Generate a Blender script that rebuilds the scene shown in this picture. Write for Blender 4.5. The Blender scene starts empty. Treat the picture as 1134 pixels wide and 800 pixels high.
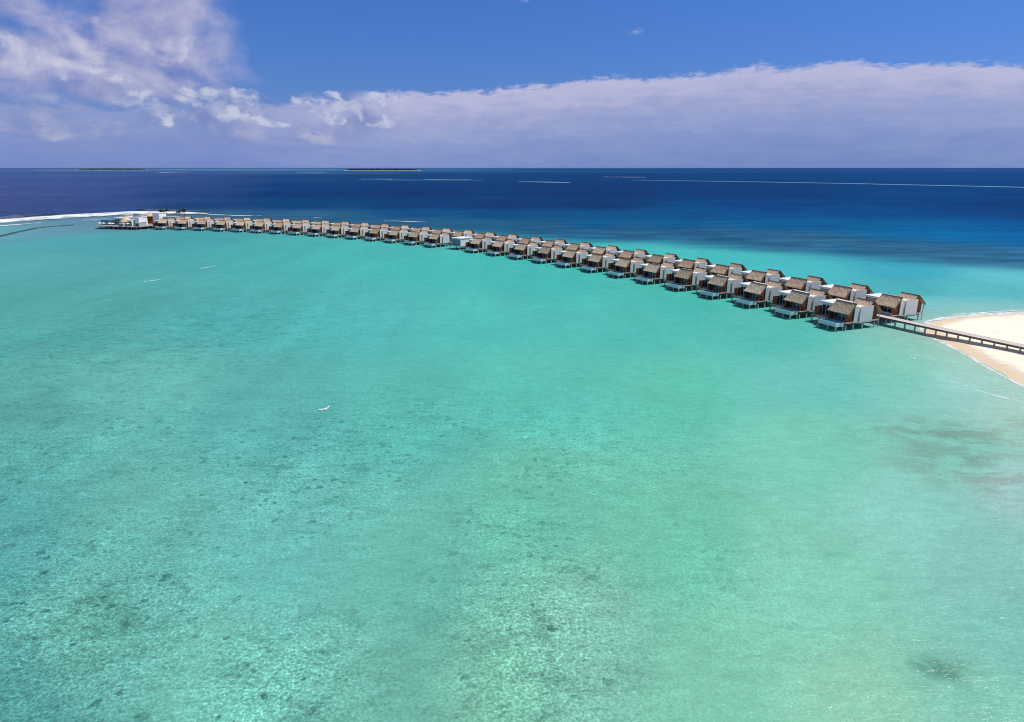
import bpy, bmesh, math, random
import numpy as np
from mathutils import Vector, Matrix, noise as mnoise
random.seed(7); np.random.seed(7)
S = bpy.context.scene
COL = S.collection
R = math.radians

# ------------------------------------------------------------------ camera
CAM_H = 45.0; FPX = 730.0; W, H = 1134.0, 800.0; HOR = 186.0
PITCH = math.atan((H/2-HOR)/FPX)
cam = bpy.data.cameras.new('camera'); camo = bpy.data.objects.new('camera', cam); COL.objects.link(camo)
camo.location = (0, 0, CAM_H); camo.rotation_euler = (math.pi/2-PITCH, 0, 0)
cam.sensor_width = 36; cam.lens = 36*FPX/W; cam.clip_start = 1; cam.clip_end = 900000
S.camera = camo

def ground(px, py, z=0.):
    """survey helper: where the photograph's pixel meets the height z"""
    u = (px-W/2)/FPX; v = (py-H/2)/FPX
    dn = math.sin(PITCH)+v*math.cos(PITCH); t = (CAM_H-z)/dn
    return (u*t, (math.cos(PITCH)-v*math.sin(PITCH))*t)

def lin(c): 
    return tuple((x/255/12.92 if x/255 <= .04045 else ((x/255+.055)/1.055)**2.4) for x in c)

# ------------------------------------------------------------------ render look
S.view_settings.view_transform = 'Standard'; S.view_settings.look = 'None'
S.view_settings.exposure = 0; S.view_settings.gamma = 1
S.cycles.filter_width = 1.1; S.cycles.max_bounces = 6; S.cycles.transparent_max_bounces = 16
S.cycles.sample_clamp_indirect = 3; S.cycles.sample_clamp_direct = 12

SUN_EL = R(57); SUN_H = Vector((0.97, 0.08)).normalized()
sl = bpy.data.lights.new('sun', 'SUN'); sl.energy = 4.0; sl.angle = R(.53); sl.color = (1, .955, .88)
so = bpy.data.objects.new('sun', sl); COL.objects.link(so)
sd = Vector((SUN_H.x*math.cos(SUN_EL), SUN_H.y*math.cos(SUN_EL), math.sin(SUN_EL)))
so.rotation_euler = sd.to_track_quat('Z', 'Y').to_euler(); so.location = (100, 0, 200)

# ------------------------------------------------------------------ node helpers
class NT:
    def __init__(s, tree): s.t = tree; s.n = tree.nodes; s.l = tree.links
    def new(s, typ, **kw):
        nd = s.n.new(typ)
        for k, v in kw.items(): setattr(nd, k, v)
        return nd
    def put(s, sock, v):
        if isinstance(v, bpy.types.NodeSocket): s.l.new(v, sock)
        elif v is not None:
            if sock.type == 'RGBA' and len(v) == 3: v = (*v, 1)
            sock.default_value = v
    def m(s, op, a, b=None, c=None, clamp=False):
        nd = s.new('ShaderNodeMath', operation=op); nd.use_clamp = clamp
        for i, v in enumerate((a, b, c)):
            if v is not None: s.put(nd.inputs[i], v)
        return nd.outputs[0]
    def add(s, a, b): return s.m('ADD', a, b)
    def sub(s, a, b): return s.m('SUBTRACT', a, b)
    def mul(s, a, b): return s.m('MULTIPLY', a, b)
    def ss(s, v, a, b, lo=0., hi=1.):
        nd = s.new('ShaderNodeMapRange', interpolation_type='SMOOTHSTEP')
        for i, x in zip((0, 1, 2, 3, 4), (v, a, b, lo, hi)): s.put(nd.inputs[i], x)
        return nd.outputs[0]
    def mr(s, v, a, b, lo=0., hi=1.):
        nd = s.new('ShaderNodeMapRange')
        for i, x in zip((0, 1, 2, 3, 4), (v, a, b, lo, hi)): s.put(nd.inputs[i], x)
        return nd.outputs[0]
    def mix(s, f, a, b, mode='MIX'):
        nd = s.new('ShaderNodeMix', data_type='RGBA', blend_type=mode)
        s.put(nd.inputs[0], f); s.put(nd.inputs[6], a); s.put(nd.inputs[7], b)
        return nd.outputs[2]
    def map(s, vec, sc=(1, 1, 1), rot=(0, 0, 0), loc=(0, 0, 0)):
        nd = s.new('ShaderNodeMapping'); s.put(nd.inputs[0], vec)
        nd.inputs[1].default_value = loc; nd.inputs[2].default_value = rot; nd.inputs[3].default_value = sc
        return nd.outputs[0]
    def noise(s, vec, scale, detail=3, rough=.55, dist=0, dims='3D'):
        nd = s.new('ShaderNodeTexNoise', noise_dimensions=dims)
        s.put(nd.inputs['Vector'], vec); nd.inputs['Scale'].default_value = scale
        nd.inputs['Detail'].default_value = detail; nd.inputs['Roughness'].default_value = rough
        nd.inputs['Distortion'].default_value = dist
        return nd.outputs[0]
    def xyz(s, x, y, z=0.):
        nd = s.new('ShaderNodeCombineXYZ')
        for i, v in enumerate((x, y, z)): s.put(nd.inputs[i], v)
        return nd.outputs[0]
    def sep(s, v):
        nd = s.new('ShaderNodeSeparateXYZ'); s.put(nd.inputs[0], v); return nd.outputs
    def curve(s, v, pts):
        nd = s.new('ShaderNodeFloatCurve'); c = nd.mapping.curves[0]
        while len(c.points) < len(pts): c.points.new(.5, .5)
        for p, q in zip(c.points, pts): p.location = q; p.handle_type = 'AUTO'
        nd.mapping.update(); s.put(nd.inputs[1], v); return nd.outputs[0]

def mat(name):
    m = bpy.data.materials.new(name); m.use_nodes = True
    t = NT(m.node_tree); b = t.n['Principled BSDF']; out = t.n['Material Output']
    return m, t, b, out

def bump(t, height, strength, dist=.1):
    nd = t.new('ShaderNodeBump'); t.put(nd.inputs['Height'], height)
    nd.inputs['Strength'].default_value = strength; nd.inputs['Distance'].default_value = dist
    return nd.outputs[0]

# ------------------------------------------------------------------ sky
def make_world():
    w = bpy.data.worlds.new('World'); S.world = w; w.use_nodes = True
    t = NT(w.node_tree); bg = t.n['Background']
    sky = t.new('ShaderNodeTexSky', sky_type='NISHITA'); sky.sun_disc = False
    sky.sun_elevation = SUN_EL; sky.sun_rotation = math.atan2(SUN_H.x, SUN_H.y)
    sky.altitude = 50; sky.air_density = 1.0; sky.dust_density = .3; sky.ozone_density = 2.5
    ST = .1
    g = t.new('ShaderNodeTexCoord').outputs['Generated']
    x, y, z = t.sep(g)
    az = t.mul(t.m('ARCTAN2', x, y), 57.29578)          # degrees, 0 = +Y, right positive
    el = t.mul(t.m('ARCSINE', z), 57.29578)
    tint = t.mix(t.mr(el, 4., 12.), (.29, .455, .93), (.30, .53, 1.05))
    blue = t.mix(1., sky.outputs[0], tint, 'MULTIPLY')
    # --- high veil of cloud to the right: a bank with a ragged upper edge
    p = t.xyz(t.mul(az, .55), t.mul(el, 1.5))
    n1 = t.noise(p, .35, 7, .58, .3)
    n2 = t.noise(t.xyz(t.mul(az, .25), t.mul(el, 1.9), 5.), .6, 6, .6, .5)
    nb = t.noise(t.xyz(t.mul(az, .8), t.mul(el, 2.4), 2.), 1.0, 8, .65, .4)
    u = t.mr(az, -40, 40)
    top = t.mul(t.curve(u, [(0, .40), (.25, .42), (.36, .52), (.45, .55), (.55, .61), (.68, .66), (.82, .67), (1, .56)]), 11.)
    d = t.sub(top, el)                                   # degrees below the bank's top
    d = t.add(d, t.mul(t.sub(nb, .5), 1.7)); d = t.add(d, t.mul(t.sub(n1, .5), 1.5))
    bank = t.ss(d, -.05, .55)
    streak = t.mr(n2, .3, .7, -.5, .5)
    n3 = t.noise(t.xyz(t.mul(az, .5), t.mul(el, 1.3), 31.), .55, 7, .6, .3)
    dd = t.add(d, t.add(t.mul(streak, 1.6), t.mul(t.sub(.5, n3), 3.4)))
    bankcol_n = t.new('ShaderNodeValToRGB'); cr = bankcol_n.color_ramp
    stops = [(0, (190, 190, 220)), (.16, (181, 183, 216)), (.36, (158, 167, 209)), (.62, (137, 153, 203)), (1, (117, 139, 195))]
    while len(cr.elements) < len(stops): cr.elements.new(.5)
    for e, (q, c) in zip(cr.elements, stops): e.position = q; e.color = (*lin(c), 1)
    t.put(bankcol_n.inputs[0], t.mr(dd, 0, 7.2))
    bankcol = t.mix(1., bankcol_n.outputs[0], (1/ST, 1/ST, 1/ST), 'MULTIPLY')
    op = t.mul(t.mul(bank, t.mr(n2, .25, .6, .82, 1.)), t.ss(az, -24., -9., .35, 1.))
    low = t.ss(el, 7.0, .3)
    blue = t.mix(t.mul(low, t.ss(az, -2., -14.)), blue, tuple(v/ST for v in lin((108, 132, 196))))
    c1 = t.mix(op, blue, bankcol)
    # --- cumulus to the left, lit from the upper right
    def cloud(c, off, sc, stretch, shift, cover, hi_, soft, colA, colB, gain, opac):
        q = t.xyz(t.mul(az, stretch), el, off); q2 = t.xyz(t.add(t.mul(az, stretch), shift), t.add(el, shift), off)
        a1 = t.noise(q, sc, 9, .54, .35); a2 = t.noise(q2, sc, 9, .54, .35)
        dens = t.ss(t.sub(a1, t.mr(cover, 0, 1, .95, hi_)), -.03, soft)
        lit = t.mr(t.sub(a1, a2), -gain*.8, gain)
        lit = t.add(t.mul(lit, .7), t.mul(t.mr(a1, .35, .75), .3))
        cc = t.mix(lit, tuple(v/ST for v in lin(colA)), tuple(v/ST for v in lin(colB)))
        return t.mix(t.mul(dens, opac), c, cc)
    cov = t.mul(t.ss(az, -13., -27.), t.ss(el, 2.5, 5.5))
    c1 = cloud(c1, 3.3, .20, .80, .7, cov, .22, .34, (112, 128, 190), (196, 195, 219), .17, .96)
    cov = t.mul(t.ss(az, -16., -24.), t.mul(t.ss(el, 4.5, 6.), t.ss(el, 13., 8.)))
    c1 = cloud(c1, 21.3, .38, .75, .45, cov, .46, .16, (132, 144, 198), (214, 212, 228), .12, .75)
    cov = t.mul(t.ss(az, -4., -13.), t.mul(t.ss(el, .9, 2.2), t.ss(el, 7.2, 5.2)))
    c1 = cloud(c1, 11.7, .36, .55, .5, cov, .40, .22, (104, 123, 186), (176, 182, 212), .12, .85)
    cov = t.mul(t.mul(t.ss(az, -4., -11.), t.ss(az, -36., -28.)), t.mul(t.ss(el, 2.2, 3.4), t.ss(el, 6.6, 5.4)))
    c1 = cloud(c1, 47.2, .75, .75, .35, cov, .49, .12, (150, 166, 208), (204, 208, 226), .10, .8)
    c2 = c1
    # --- a few puffs and dark scraps in front of the bank, wisps above it
    w1 = t.noise(t.xyz(t.mul(az, .35), t.mul(el, 1.6), 9.), .8, 5, .55, .2)
    scr = t.mul(t.ss(w1, .66, .74), t.mul(t.ss(el, 1.0, 2.2), t.ss(el, 5.2, 3.6)))
    c3 = t.mix(t.mul(scr, .55), c2, tuple(v/ST for v in lin((118, 134, 196))))
    w2 = t.noise(t.xyz(t.mul(az, .3), t.mul(el, 1.3), 14.), .75, 6, .6, .3)
    wis = t.mul(t.ss(w2, .66, .80), t.mul(t.ss(el, 8.0, 9.), t.ss(az, -14, -8)))
    c4 = t.mix(t.mul(wis, .45), c3, tuple(v/ST for v in lin((176, 190, 230))))
    # nothing of this below the horizon or far overhead
    hi = t.ss(el, 24., 15.)
    c5 = t.mix(hi, sky.outputs[0], c4)
    t.put(bg.inputs[0], c5); bg.inputs[1].default_value = ST
make_world()

# ------------------------------------------------------------------ materials
WATER_E = 1.32       # what one unit of albedo lying flat in the sun shows as
def plain(name, c, rough=.6, var=.0, scale=3., spec=.3, metal=0):
    m, t, b, o = mat(name)
    b.inputs['Roughness'].default_value = rough; b.inputs['Specular IOR Level'].default_value = spec
    b.inputs['Metallic'].default_value = metal
    if var:
        co = t.new('ShaderNodeTexCoord').outputs['Object']
        n = t.noise(co, scale, 4, .6)
        f = t.mr(n, .3, .7, 1-var, 1+var)
        oi = t.new('ShaderNodeObjectInfo').outputs['Random']
        f = t.mul(f, t.mr(oi, 0, 1, 1-var*.35, 1+var*.35))
        t.put(b.inputs['Base Color'], t.mix(1., (*c, 1), t.xyz(f, f, f), 'MULTIPLY'))
    else: b.inputs['Base Color'].default_value = (*c, 1)
    return m

def thatch(name, c1, c2):
    m, t, b, o = mat(name)
    co = t.new('ShaderNodeTexCoord').outputs['Object']
    rnd = t.new('ShaderNodeObjectInfo').outputs['Random']
    off = t.new('ShaderNodeVectorMath', operation='ADD'); t.put(off.inputs[0], co)
    t.put(off.inputs[1], t.xyz(t.mul(rnd, 40.), 0., t.mul(rnd, 17.)))
    v = off.outputs[0]
    st = t.noise(t.map(v, (6, .6, .6)), 1.2, 4, .6)          # straw runs down the slope
    bl = t.noise(v, .55, 4, .6)
    co3 = t.noise(t.map(v, (.4, .4, 5.)), 1.0, 3, .6)         # courses
    f = t.add(t.mul(st, .45), t.add(t.mul(bl, .35), t.mul(co3, .3)))
    f = t.mr(f, .35, .75)
    tone = t.mr(rnd, 0, 1, .78, 1.12)
    cc = t.mix(f, (*c1, 1), (*c2, 1))
    t.put(b.inputs['Base Color'], t.mix(1., cc, t.xyz(tone, tone, tone), 'MULTIPLY'))
    b.inputs['Roughness'].default_value = .95; b.inputs['Specular IOR Level'].default_value = .1
    t.put(b.inputs['Normal'], bump(t, f, .8, .12))
    return m

def planks(name, c1, c2, sc=(1, 6, 1), rough=.75):
    m, t, b, o = mat(name)
    co = t.new('ShaderNodeTexCoord').outputs['Object']
    n = t.noise(t.map(co, sc), 1., 4, .6); n2 = t.noise(co, .5, 3)
    f = t.mr(t.add(t.mul(n, .65), t.mul(n2, .35)), .32, .68)
    t.put(b.inputs['Base Color'], t.mix(f, (*c1, 1), (*c2, 1)))
    b.inputs['Roughness'].default_value = rough; b.inputs['Specular IOR Level'].default_value = .2
    t.put(b.inputs['Normal'], bump(t, n, .3, .03))
    return m

M = {}
M['thatch'] = thatch('thatch', (.56, .375, .235), (.90, .665, .48))
M['ridge'] = thatch('ridge_thatch', (.14, .09, .06), (.27, .18, .12))
M['thatch_dark'] = plain('thatch_underside', (.11, .075, .05), .95, .2)
M['white'] = plain('white_render', (.80, .79, .77), .6, .04, .6)
M['screen'] = plain('screen_panel', (.62, .61, .60), .55, .08, .8)
M['timber_red'] = planks('dark_red_timber', (.15, .045, .022), (.26, .085, .04), (5, 5, .6))
M['timber'] = planks('red_timber', (.14, .042, .020), (.27, .088, .042), (5, 5, .6))
M['timber_dark'] = planks('dark_timber', (.075, .045, .03), (.15, .09, .06), (4, 4, .6))
M['deck'] = planks('weathered_decking', (.33, .27, .23), (.50, .42, .37), (6, .5, 1))
M['stilt'] = plain('stilt_concrete', (.42, .40, .37), .8, .15, 2)
M['poolwall'] = plain('pool_shell', (.62, .66, .68), .5, .05, 1)
M['frame'] = plain('white_frame', (.78, .78, .77), .5)
M['grey'] = plain('grey_and_shade_render', (.42, .42, .45), .7, .08, .6)  # grey walls; also the painted shade of the ocean-row bedroom walls
M['beam'] = planks('pier_beam', (.11, .085, .07), (.19, .15, .125), (.6, 6, 3))
M['pierdeck'] = planks('pier_decking', (.52, .44, .41), (.72, .62, .58), (8, .4, 1))
M['palmtrunk'] = plain('palm_bark', (.12, .09, .06), .9, .3, 4)
M['palmleaf'] = plain('palm_leaf', (.035, .065, .02), .6, .3, 3)
M['rock'] = plain('wet_rock', (.05, .075, .08), .8, .5, .4)
M['bathblue'] = plain('blue_awning', (.12, .26, .34), .5, .1, 1)

def m_glass():
    m, t, b, o = mat('tinted_glass')
    b.inputs['Base Color'].default_value = (.02, .045, .07, 1); b.inputs['Roughness'].default_value = .06
    b.inputs['Specular IOR Level'].default_value = .8
    return m
M['glass'] = m_glass()
def m_pool():
    m, t, b, o = mat('pool_water')
    co = t.new('ShaderNodeTexCoord').outputs['Object']
    n = t.noise(co, 1.6, 3)
    t.put(b.inputs['Base Color'], t.mix(n, (.02, .22, .40, 1), (.05, .32, .50, 1)))
    b.inputs['Roughness'].default_value = .08
    t.put(b.inputs['Normal'], bump(t, n, .15, .05))
    return m
M['pool'] = m_pool()

def m_foam(name, scale=.25, lo=.36, hi=.56, col=(.86, .88, .88), amt=1.0, stretch=(1, 1, 1)):
    """white broken water; UV.y runs across the strip (0 and 1 = edges)"""
    m, t, b, o = mat(name)
    uv = t.new('ShaderNodeTexCoord').outputs['UV']
    pos = t.new('ShaderNodeNewGeometry').outputs['Position']
    _, v, _ = t.sep(uv)
    edge = t.mul(t.ss(v, 0, .35), t.ss(v, 1, .65))
    n = t.noise(t.map(pos, stretch), scale, 6, .65, .4)
    a = t.ss(t.add(n, t.mr(edge, 0, 1, -.42, .16)), lo, hi)
    a = t.mul(a, t.m('MINIMUM', 1., t.mul(edge, 8.)))
    a = t.mul(a, amt)
    b.inputs['Base Color'].default_value = (*col, 1); b.inputs['Roughness'].default_value = .9
    tr = t.new('ShaderNodeBsdfTransparent'); mx = t.new('ShaderNodeMixShader')
    t.put(mx.inputs[0], a); t.put(mx.inputs[1], tr.outputs[0]); t.put(mx.inputs[2], b.outputs[0])
    t.put(o.inputs[0], mx.outputs[0])
    return m

# ------------------------------------------------------------------ mesh helpers
class MB:
    """collects boxes, prisms, tubes in one bmesh -> one mesh object"""
    def __init__(s): s.b = bmesh.new()
    def box(s, x0, x1, y0, y1, z0, z1):
        v = [s.b.verts.new((x, y, z)) for z in (z0, z1) for x, y in ((x0, y0), (x1, y0), (x1, y1), (x0, y1))]
        for f in ((3, 2, 1, 0), (4, 5, 6, 7), (0, 1, 5, 4), (1, 2, 6, 5), (2, 3, 7, 6), (3, 0, 4, 7)):
            s.b.faces.new([v[i] for i in f])
        return s
    def prism(s, poly, axis, a, c):
        """poly: list of 2-D points; extruded along axis ('x','y','z') from a to c"""
        def P(q, d):
            return {'x': (d, q[0], q[1]), 'y': (q[0], d, q[1]), 'z': (q[0], q[1], d)}[axis]
        lo = [s.b.verts.new(P(q, a)) for q in poly]; hi = [s.b.verts.new(P(q, c)) for q in poly]
        n = len(poly); s.b.faces.new(lo[::-1]); s.b.faces.new(hi)
        for i in range(n): s.b.faces.new((lo[i], lo[(i+1) % n], hi[(i+1) % n], hi[i]))
        return s
    def tube(s, p, q, r0, r1=None, n=8):
        r1 = r0 if r1 is None else r1
        p, q = Vector(p), Vector(q); d = (q-p).normalized()
        a = d.orthogonal().normalized(); c = d.cross(a)
        A = [s.b.verts.new(p+(a*math.cos(2*math.pi*i/n)+c*math.sin(2*math.pi*i/n))*r0) for i in range(n)]
        B = [s.b.verts.new(q+(a*math.cos(2*math.pi*i/n)+c*math.sin(2*math.pi*i/n))*r1) for i in range(n)]
        s.b.faces.new(A[::-1]); s.b.faces.new(B)
        for i in range(n): s.b.faces.new((A[i], A[(i+1) % n], B[(i+1) % n], B[i]))
        return s
    def slab(s, P00, P10, P01, P11, th, nu, nv, jit=.0):
        """thick, slightly uneven sheet between four corners (u along, v down the slope)"""
        P00, P10, P01, P11 = map(Vector, (P00, P10, P01, P11))
        nrm = (P10-P00).cross(P01-P00).normalized()
        if nrm.z < 0: nrm = -nrm
        T, B = [], []
        for i in range(nu+1):
            for j in range(nv+1):
                u, v = i/nu, j/nv
                p = (P00*(1-u)+P10*u)*(1-v)+(P01*(1-u)+P11*u)*v
                e = Vector((random.uniform(-1, 1), random.uniform(-1, 1), random.uniform(-1, 1)))*jit
                sag = -nrm*(.06*math.sin(math.pi*v))
                T.append(s.b.verts.new(p+e+sag)); B.append(s.b.verts.new(p+e*.4+sag-nrm*th))
        I = lambda i, j: i*(nv+1)+j
        for i in range(nu):
            for j in range(nv):
                s.b.faces.new((T[I(i, j)], T[I(i+1, j)], T[I(i+1, j+1)], T[I(i, j+1)]))
                s.b.faces.new((B[I(i, j)], B[I(i, j+1)], B[I(i+1, j+1)], B[I(i+1, j)]))
        ring = [(i, 0) for i in range(nu)]+[(nu, j) for j in range(nv)]+[(i, nv) for i in range(nu, 0, -1)]+[(0, j) for j in range(nv, 0, -1)]
        for k in range(len(ring)):
            a, c = I(*ring[k]), I(*ring[(k+1) % len(ring)])
            s.b.faces.new((T[a], T[c], B[c], B[a]))
        return s
    def build(s, name, m, parent=None):
        bmesh.ops.recalc_face_normals(s.b, faces=s.b.faces)
        me = bpy.data.meshes.new(name); s.b.to_mesh(me); s.b.free()
        me.materials.append(m)
        o = bpy.data.objects.new(name, me); COL.objects.link(o)
        if parent: o.parent = parent
        return o

def tag(o, label=None, cat=None, group=None, kind=None):
    if label: o['label'] = label
    if cat: o['category'] = cat
    if group: o['group'] = group
    if kind: o['kind'] = kind
    return o
def empty(name, loc=(0, 0, 0), rz=0):
    o = bpy.data.objects.new(name, None); COL.objects.link(o); o.location = loc; o.rotation_euler = (0, 0, rz)
    return o
def kids(o): return [c for c in COL.objects if c.parent == o]
def copy_tree(tree, parent=None):
    o, ch = tree
    c = o.copy(); COL.objects.link(c)
    if parent: c.parent = parent
    for q in ch: copy_tree(q, c)
    return c
def as_tree(o): return (o, [as_tree(c) for c in kids(o)])

# ------------------------------------------------------------------ the line of villas (world metres; slot 0 = far end, 28 = beach end)
CX = [6.40272267937985e-05, -0.00658023211813196, -0.00740150769529025, 16.6339431558351, -262.280532712232]
CY = [8.02397464607116e-05, -0.00014780810655002, -0.32857268278183, -3.91539713016984, 503.827667918991]
def line(k):
    o = Vector((np.polyval(CX, k), np.polyval(CY, k), 0))
    t = Vector((np.polyval(np.polyder(CX), k), np.polyval(np.polyder(CY), k), 0)).normalized()
    return o, t, Vector((-t.y, t.x, 0))
def local(k, x, y, z=0):
    o, t, n = line(k); p = o+t*x+n*y; return Vector((p.x, p.y, z))

def gable(root, name, x0, x1, yr, zr, yn, zn, yf, zf, flare=.5, xn=.25, xf=.25):
    a = MB()
    a.slab((x0, yr, zr), (x1, yr, zr), (x0-flare, yn, zn), (x1+xn, yn, zn), .32, 14, 6, .045)
    a.slab((x0, yr, zr), (x1+min(xf, 0), yr, zr), (x0-.2, yf, zf), (x1+xf, yf, zf), .30, 14, 6, .045)
    r = a.build(name, M['thatch'], root)
    c = MB(); n = 12
    for i in range(n):
        xa, xb = x0-.15+(x1-x0+.3)*i/n, x0-.15+(x1-x0+.3)*(i+1)/n
        h = random.uniform(-.012, .012)
        c.prism([(yr-.26, zr-.16+h), (yr-.10, zr+.07+h), (yr+.10, zr+.07+h), (yr+.26, zr-.16+h)], 'x', xa, xb)
    c.build('ridge_cap', M['ridge'], r)
    v = MB()
    if xf > 0:
        xa = x1+xf+.004; v.prism([(yr-.05, zr-.42), (yr-.05, zr+.03), (yf+.06, zf+.02), (yf+.06, zf-.42)], 'x', x1-.02, xa+.08)
    else:
        xa = x1+xn+.004; v.slab((x1+.06, yr, zr+.03), (x1+.14, yr, zr+.03), (xa, yn-.04, zn+.03), (xa+.08, yn-.04, zn+.03), .42, 1, 1)
    v.build('barge_board', M['ridge'], r)
    return r

def make_villa(front):
    root = empty('overwater_villa')
    # platform
    d = MB()
    d.prism([(-13.6, 4.0), (-7.2, 4.0), (-7.2, 3.25), (-.1, 3.25), (-.1, 16.4), (-13.6, 16.4)], 'z', 2.08, 2.3)
    d.build('deck', M['deck'], root)
    e = MB()
    for y in (3.6, 6.5, 10.2, 14.9): e.box(-13.3, -.3, y-.11, y+.11, 1.78, 2.078)
    for x in (-13.2, -7.0, -.35): e.box(x-.1, x+.1, 4.1, 15.0, 1.60, 1.778)
    e.build('floor_beam', M['beam'], root)
    posts = [(-.35, 6.5), (-.35, 10.2), (-.35, 14.9), (-.35, 3.6), (-4, 3.6), (-4, 14.9), (-8.5, 14.9), (-13.2, 4.2), (-13.2, 9.5), (-13.2, 14.9), (-8.6, 4.2), (-4, 9.5)]
    for (x, y) in posts:
        MB().box(x-.14, x+.14, y-.14, y+.14, -1.2, 1.60).build('stilt', M['stilt'], root)
    # main thatched pavilion
    mr = gable(root, 'main_roof', -6.7, 0.05, 6.1, 7.8, 3.25, 4.9, 9.0, 5.15, .5, .4, -1.0)
    g = MB()     # timber end wall below the main gable
    g.prism([(4.1, 2.3), (6.3, 2.3), (6.3, 7.2), (6.05, 7.36), (4.1, 5.42)], 'x', -1.05, -.9)
    g.build('timber_end_wall', M['timber'], root)
    g = MB()
    g.prism([(4.1, 2.3), (7.1, 2.3), (7.1, 6.4), (6.05, 7.36), (4.1, 5.42)], 'x', -6.9, -6.72)
    g.build('timber_side_wall', M['timber_dark'], root)
    w = MB().box(-6.7, -1.06, 5.9, 6.1, 2.302, 7.2).build('inner_wall', M['timber_dark'], root)
    for i in range(4):
        x0 = -6.55+i*1.36
        gd = MB().box(x0, x0+1.28, 5.78, 5.86, 2.35, 4.7).build('glass_door', M['glass'], root)
        f = MB(); 
        f.box(x0, x0+.07, 5.72, 5.777, 2.35, 4.7).box(x0+1.21, x0+1.28, 5.72, 5.777, 2.35, 4.7).box(x0+.072, x0+1.208, 5.72, 5.777, 4.6, 4.7).box(x0+.072, x0+1.208, 5.72, 5.777, 2.35, 2.42)
        f.build('frame', M['frame'], gd)
    for x in (-6.8, -3.6, -.5):
        MB().box(x-.1, x+.1, 3.62, 3.82, 2.302, 4.98).build('veranda_post', M['timber'], root)
    # flat-roofed bedroom block
    b = MB(); b.box(-12.7, -7.0, 7.3, 14.0, 2.302, 5.9)
    b.build('bedroom_wall', M['white'] if front else M['grey'], root)  # ocean row: grey colour stands in for shade on this wall
    b = MB(); b.box(-6.998, -.9, 9.2, 11.6, 2.302, 5.9); b.build('link_wall', M['white'], root)
    b = MB(); b.prism([(-13.2, 6.7), (-6.75, 6.7), (-6.75, 7.9), (-.75, 7.9), (-.75, 12.2), (-6.3, 12.2), (-6.3, 14.4), (-13.2, 14.4)], 'z', 5.903, 6.25)
    fr = b.build('flat_roof', M['white'], root)
    b = MB(); b.box(-13.2, -6.8, 6.62, 6.698, 5.75, 6.36).box(-13.28, -13.203, 6.62, 14.45, 5.75, 6.36).build('fascia', M['white'], fr)
    if front:
        for i in range(4):
            x0 = -12.4+i*1.34
            gw = MB().box(x0, x0+1.25, 7.2, 7.297, 2.4, 5.3).build('window', M['glass'], root)
            f = MB(); f.box(x0-.05, x0+.04, 7.12, 7.197, 2.4, 5.36).box(x0+1.21, x0+1.30, 7.12, 7.197, 2.4, 5.36).box(x0+.042, x0+1.208, 7.12, 7.197, 5.28, 5.36)
            f.build('frame', M['frame'], gw)
        MB().box(-13.5, -11.6, 5.2, 5.4, 2.302, 4.7).build('timber_screen', M['timber'], root)
        MB().box(-13.55, -13.4, 5.402, 9.5, 2.302, 4.7).build('timber_screen', M['timber'], root)
    # bathroom pavilion
    gable(root, 'small_roof', -6.3, -.75, 13.9, 7.8, 11.3, 5.6, 17.0, 5.05, .1, .1, .6)
    g = MB(); g.prism([(11.9, 2.3), (16.2, 2.3), (16.2, 5.4), (13.9, 7.42), (11.9, 5.75)], 'x', -1.0, -.8); g.build('timber_gable', M['timber_red'], root)
    g = MB(); g.prism([(11.9, 2.3), (16.2, 2.3), (16.2, 5.4), (13.9, 7.42), (11.9, 5.75)], 'x', -6.1, -5.95); g.build('timber_gable', M['timber_dark'], root)
    MB().box(-5.948, -1.002, 16.0, 16.2, 2.302, 5.5).build('rear_wall', M['timber_dark'], root)
    MB().box(-.5, -.3, 16.5, 16.7, -1.2, 4.95).build('stilt', M['stilt'], root)
    MB().box(-6.2, -6.0, 16.5, 16.7, -1.2, 4.95).build('stilt', M['stilt'], root)
    # white privacy screens along the beach-side end
    MB().box(-.26, -.10, 6.2, 7.6, 2.05, 6.85).build('screen_panel', M['screen'], root)
    MB().box(-.75, -.62, 7.6, 8.75, 2.302, 6.45).build('screen_panel', M['screen'], root)
    MB().box(-.26, -.10, 8.5, 13.5, 1.95, 6.7).build('screen_panel', M['screen'], root)
    if front:
        pl = MB()
        pl.box(-7.05, -.62, .15, .27, 1.30, 2.40).box(-7.05, -.62, 3.03, 3.15, 1.30, 2.40)
        pl.box(-7.05, -6.93, .272, 3.028, 1.30, 2.40).box(-.74, -.62, .272, 3.028, 1.30, 2.40).box(-6.928, -.742, .272, 3.028, 1.30, 1.5)
        pl_ = 0; po = pl.build('pool', M['poolwall'], root)
        MB().box(-6.928, -.742, .272, 3.028, 1.502, 2.33).build('pool_water', M['pool'], po)
        for (x, y) in ((-.76, .29), (-3.6, .29), (-6.9, .29), (-.76, 3.0), (-6.9, 3.0)):
            MB().box(x-.14, x+.14, y-.14, y+.14, -1.2, 1.298).build('stilt', M['stilt'], root)
        st = MB()                                       # steps into the lagoon at the far end of the deck
        for i in range(7): st.box(-9.9, -8.7, 3.55-i*.36, 3.95-i*.36, 2.0-i*.3, 2.07-i*.3)
        st.prism([(4.0, 1.75), (4.0, 2.05), (1.2, -.35), (1.2, -.65)], 'x', -9.98, -9.902).prism([(4.0, 1.75), (4.0, 2.05), (1.2, -.35), (1.2, -.65)], 'x', -8.698, -8.62)
        st.build('water_steps', M['beam'], root)
        # footbridge back to the jetty
        MB().box(-9.2, -7.4, 16.402, 19.7, 2.10, 2.28).build('footbridge', M['deck'], root)
    else:
        MB().box(-5.6, -3.6, 2.05, 3.248, 2.10, 2.28).build('footbridge', M['deck'], root)
        MB().box(-6.9, -.2, 3.26, 3.36, 2.302, 3.1).build('entry_parapet', M['grey'], root)
    return root

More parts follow.
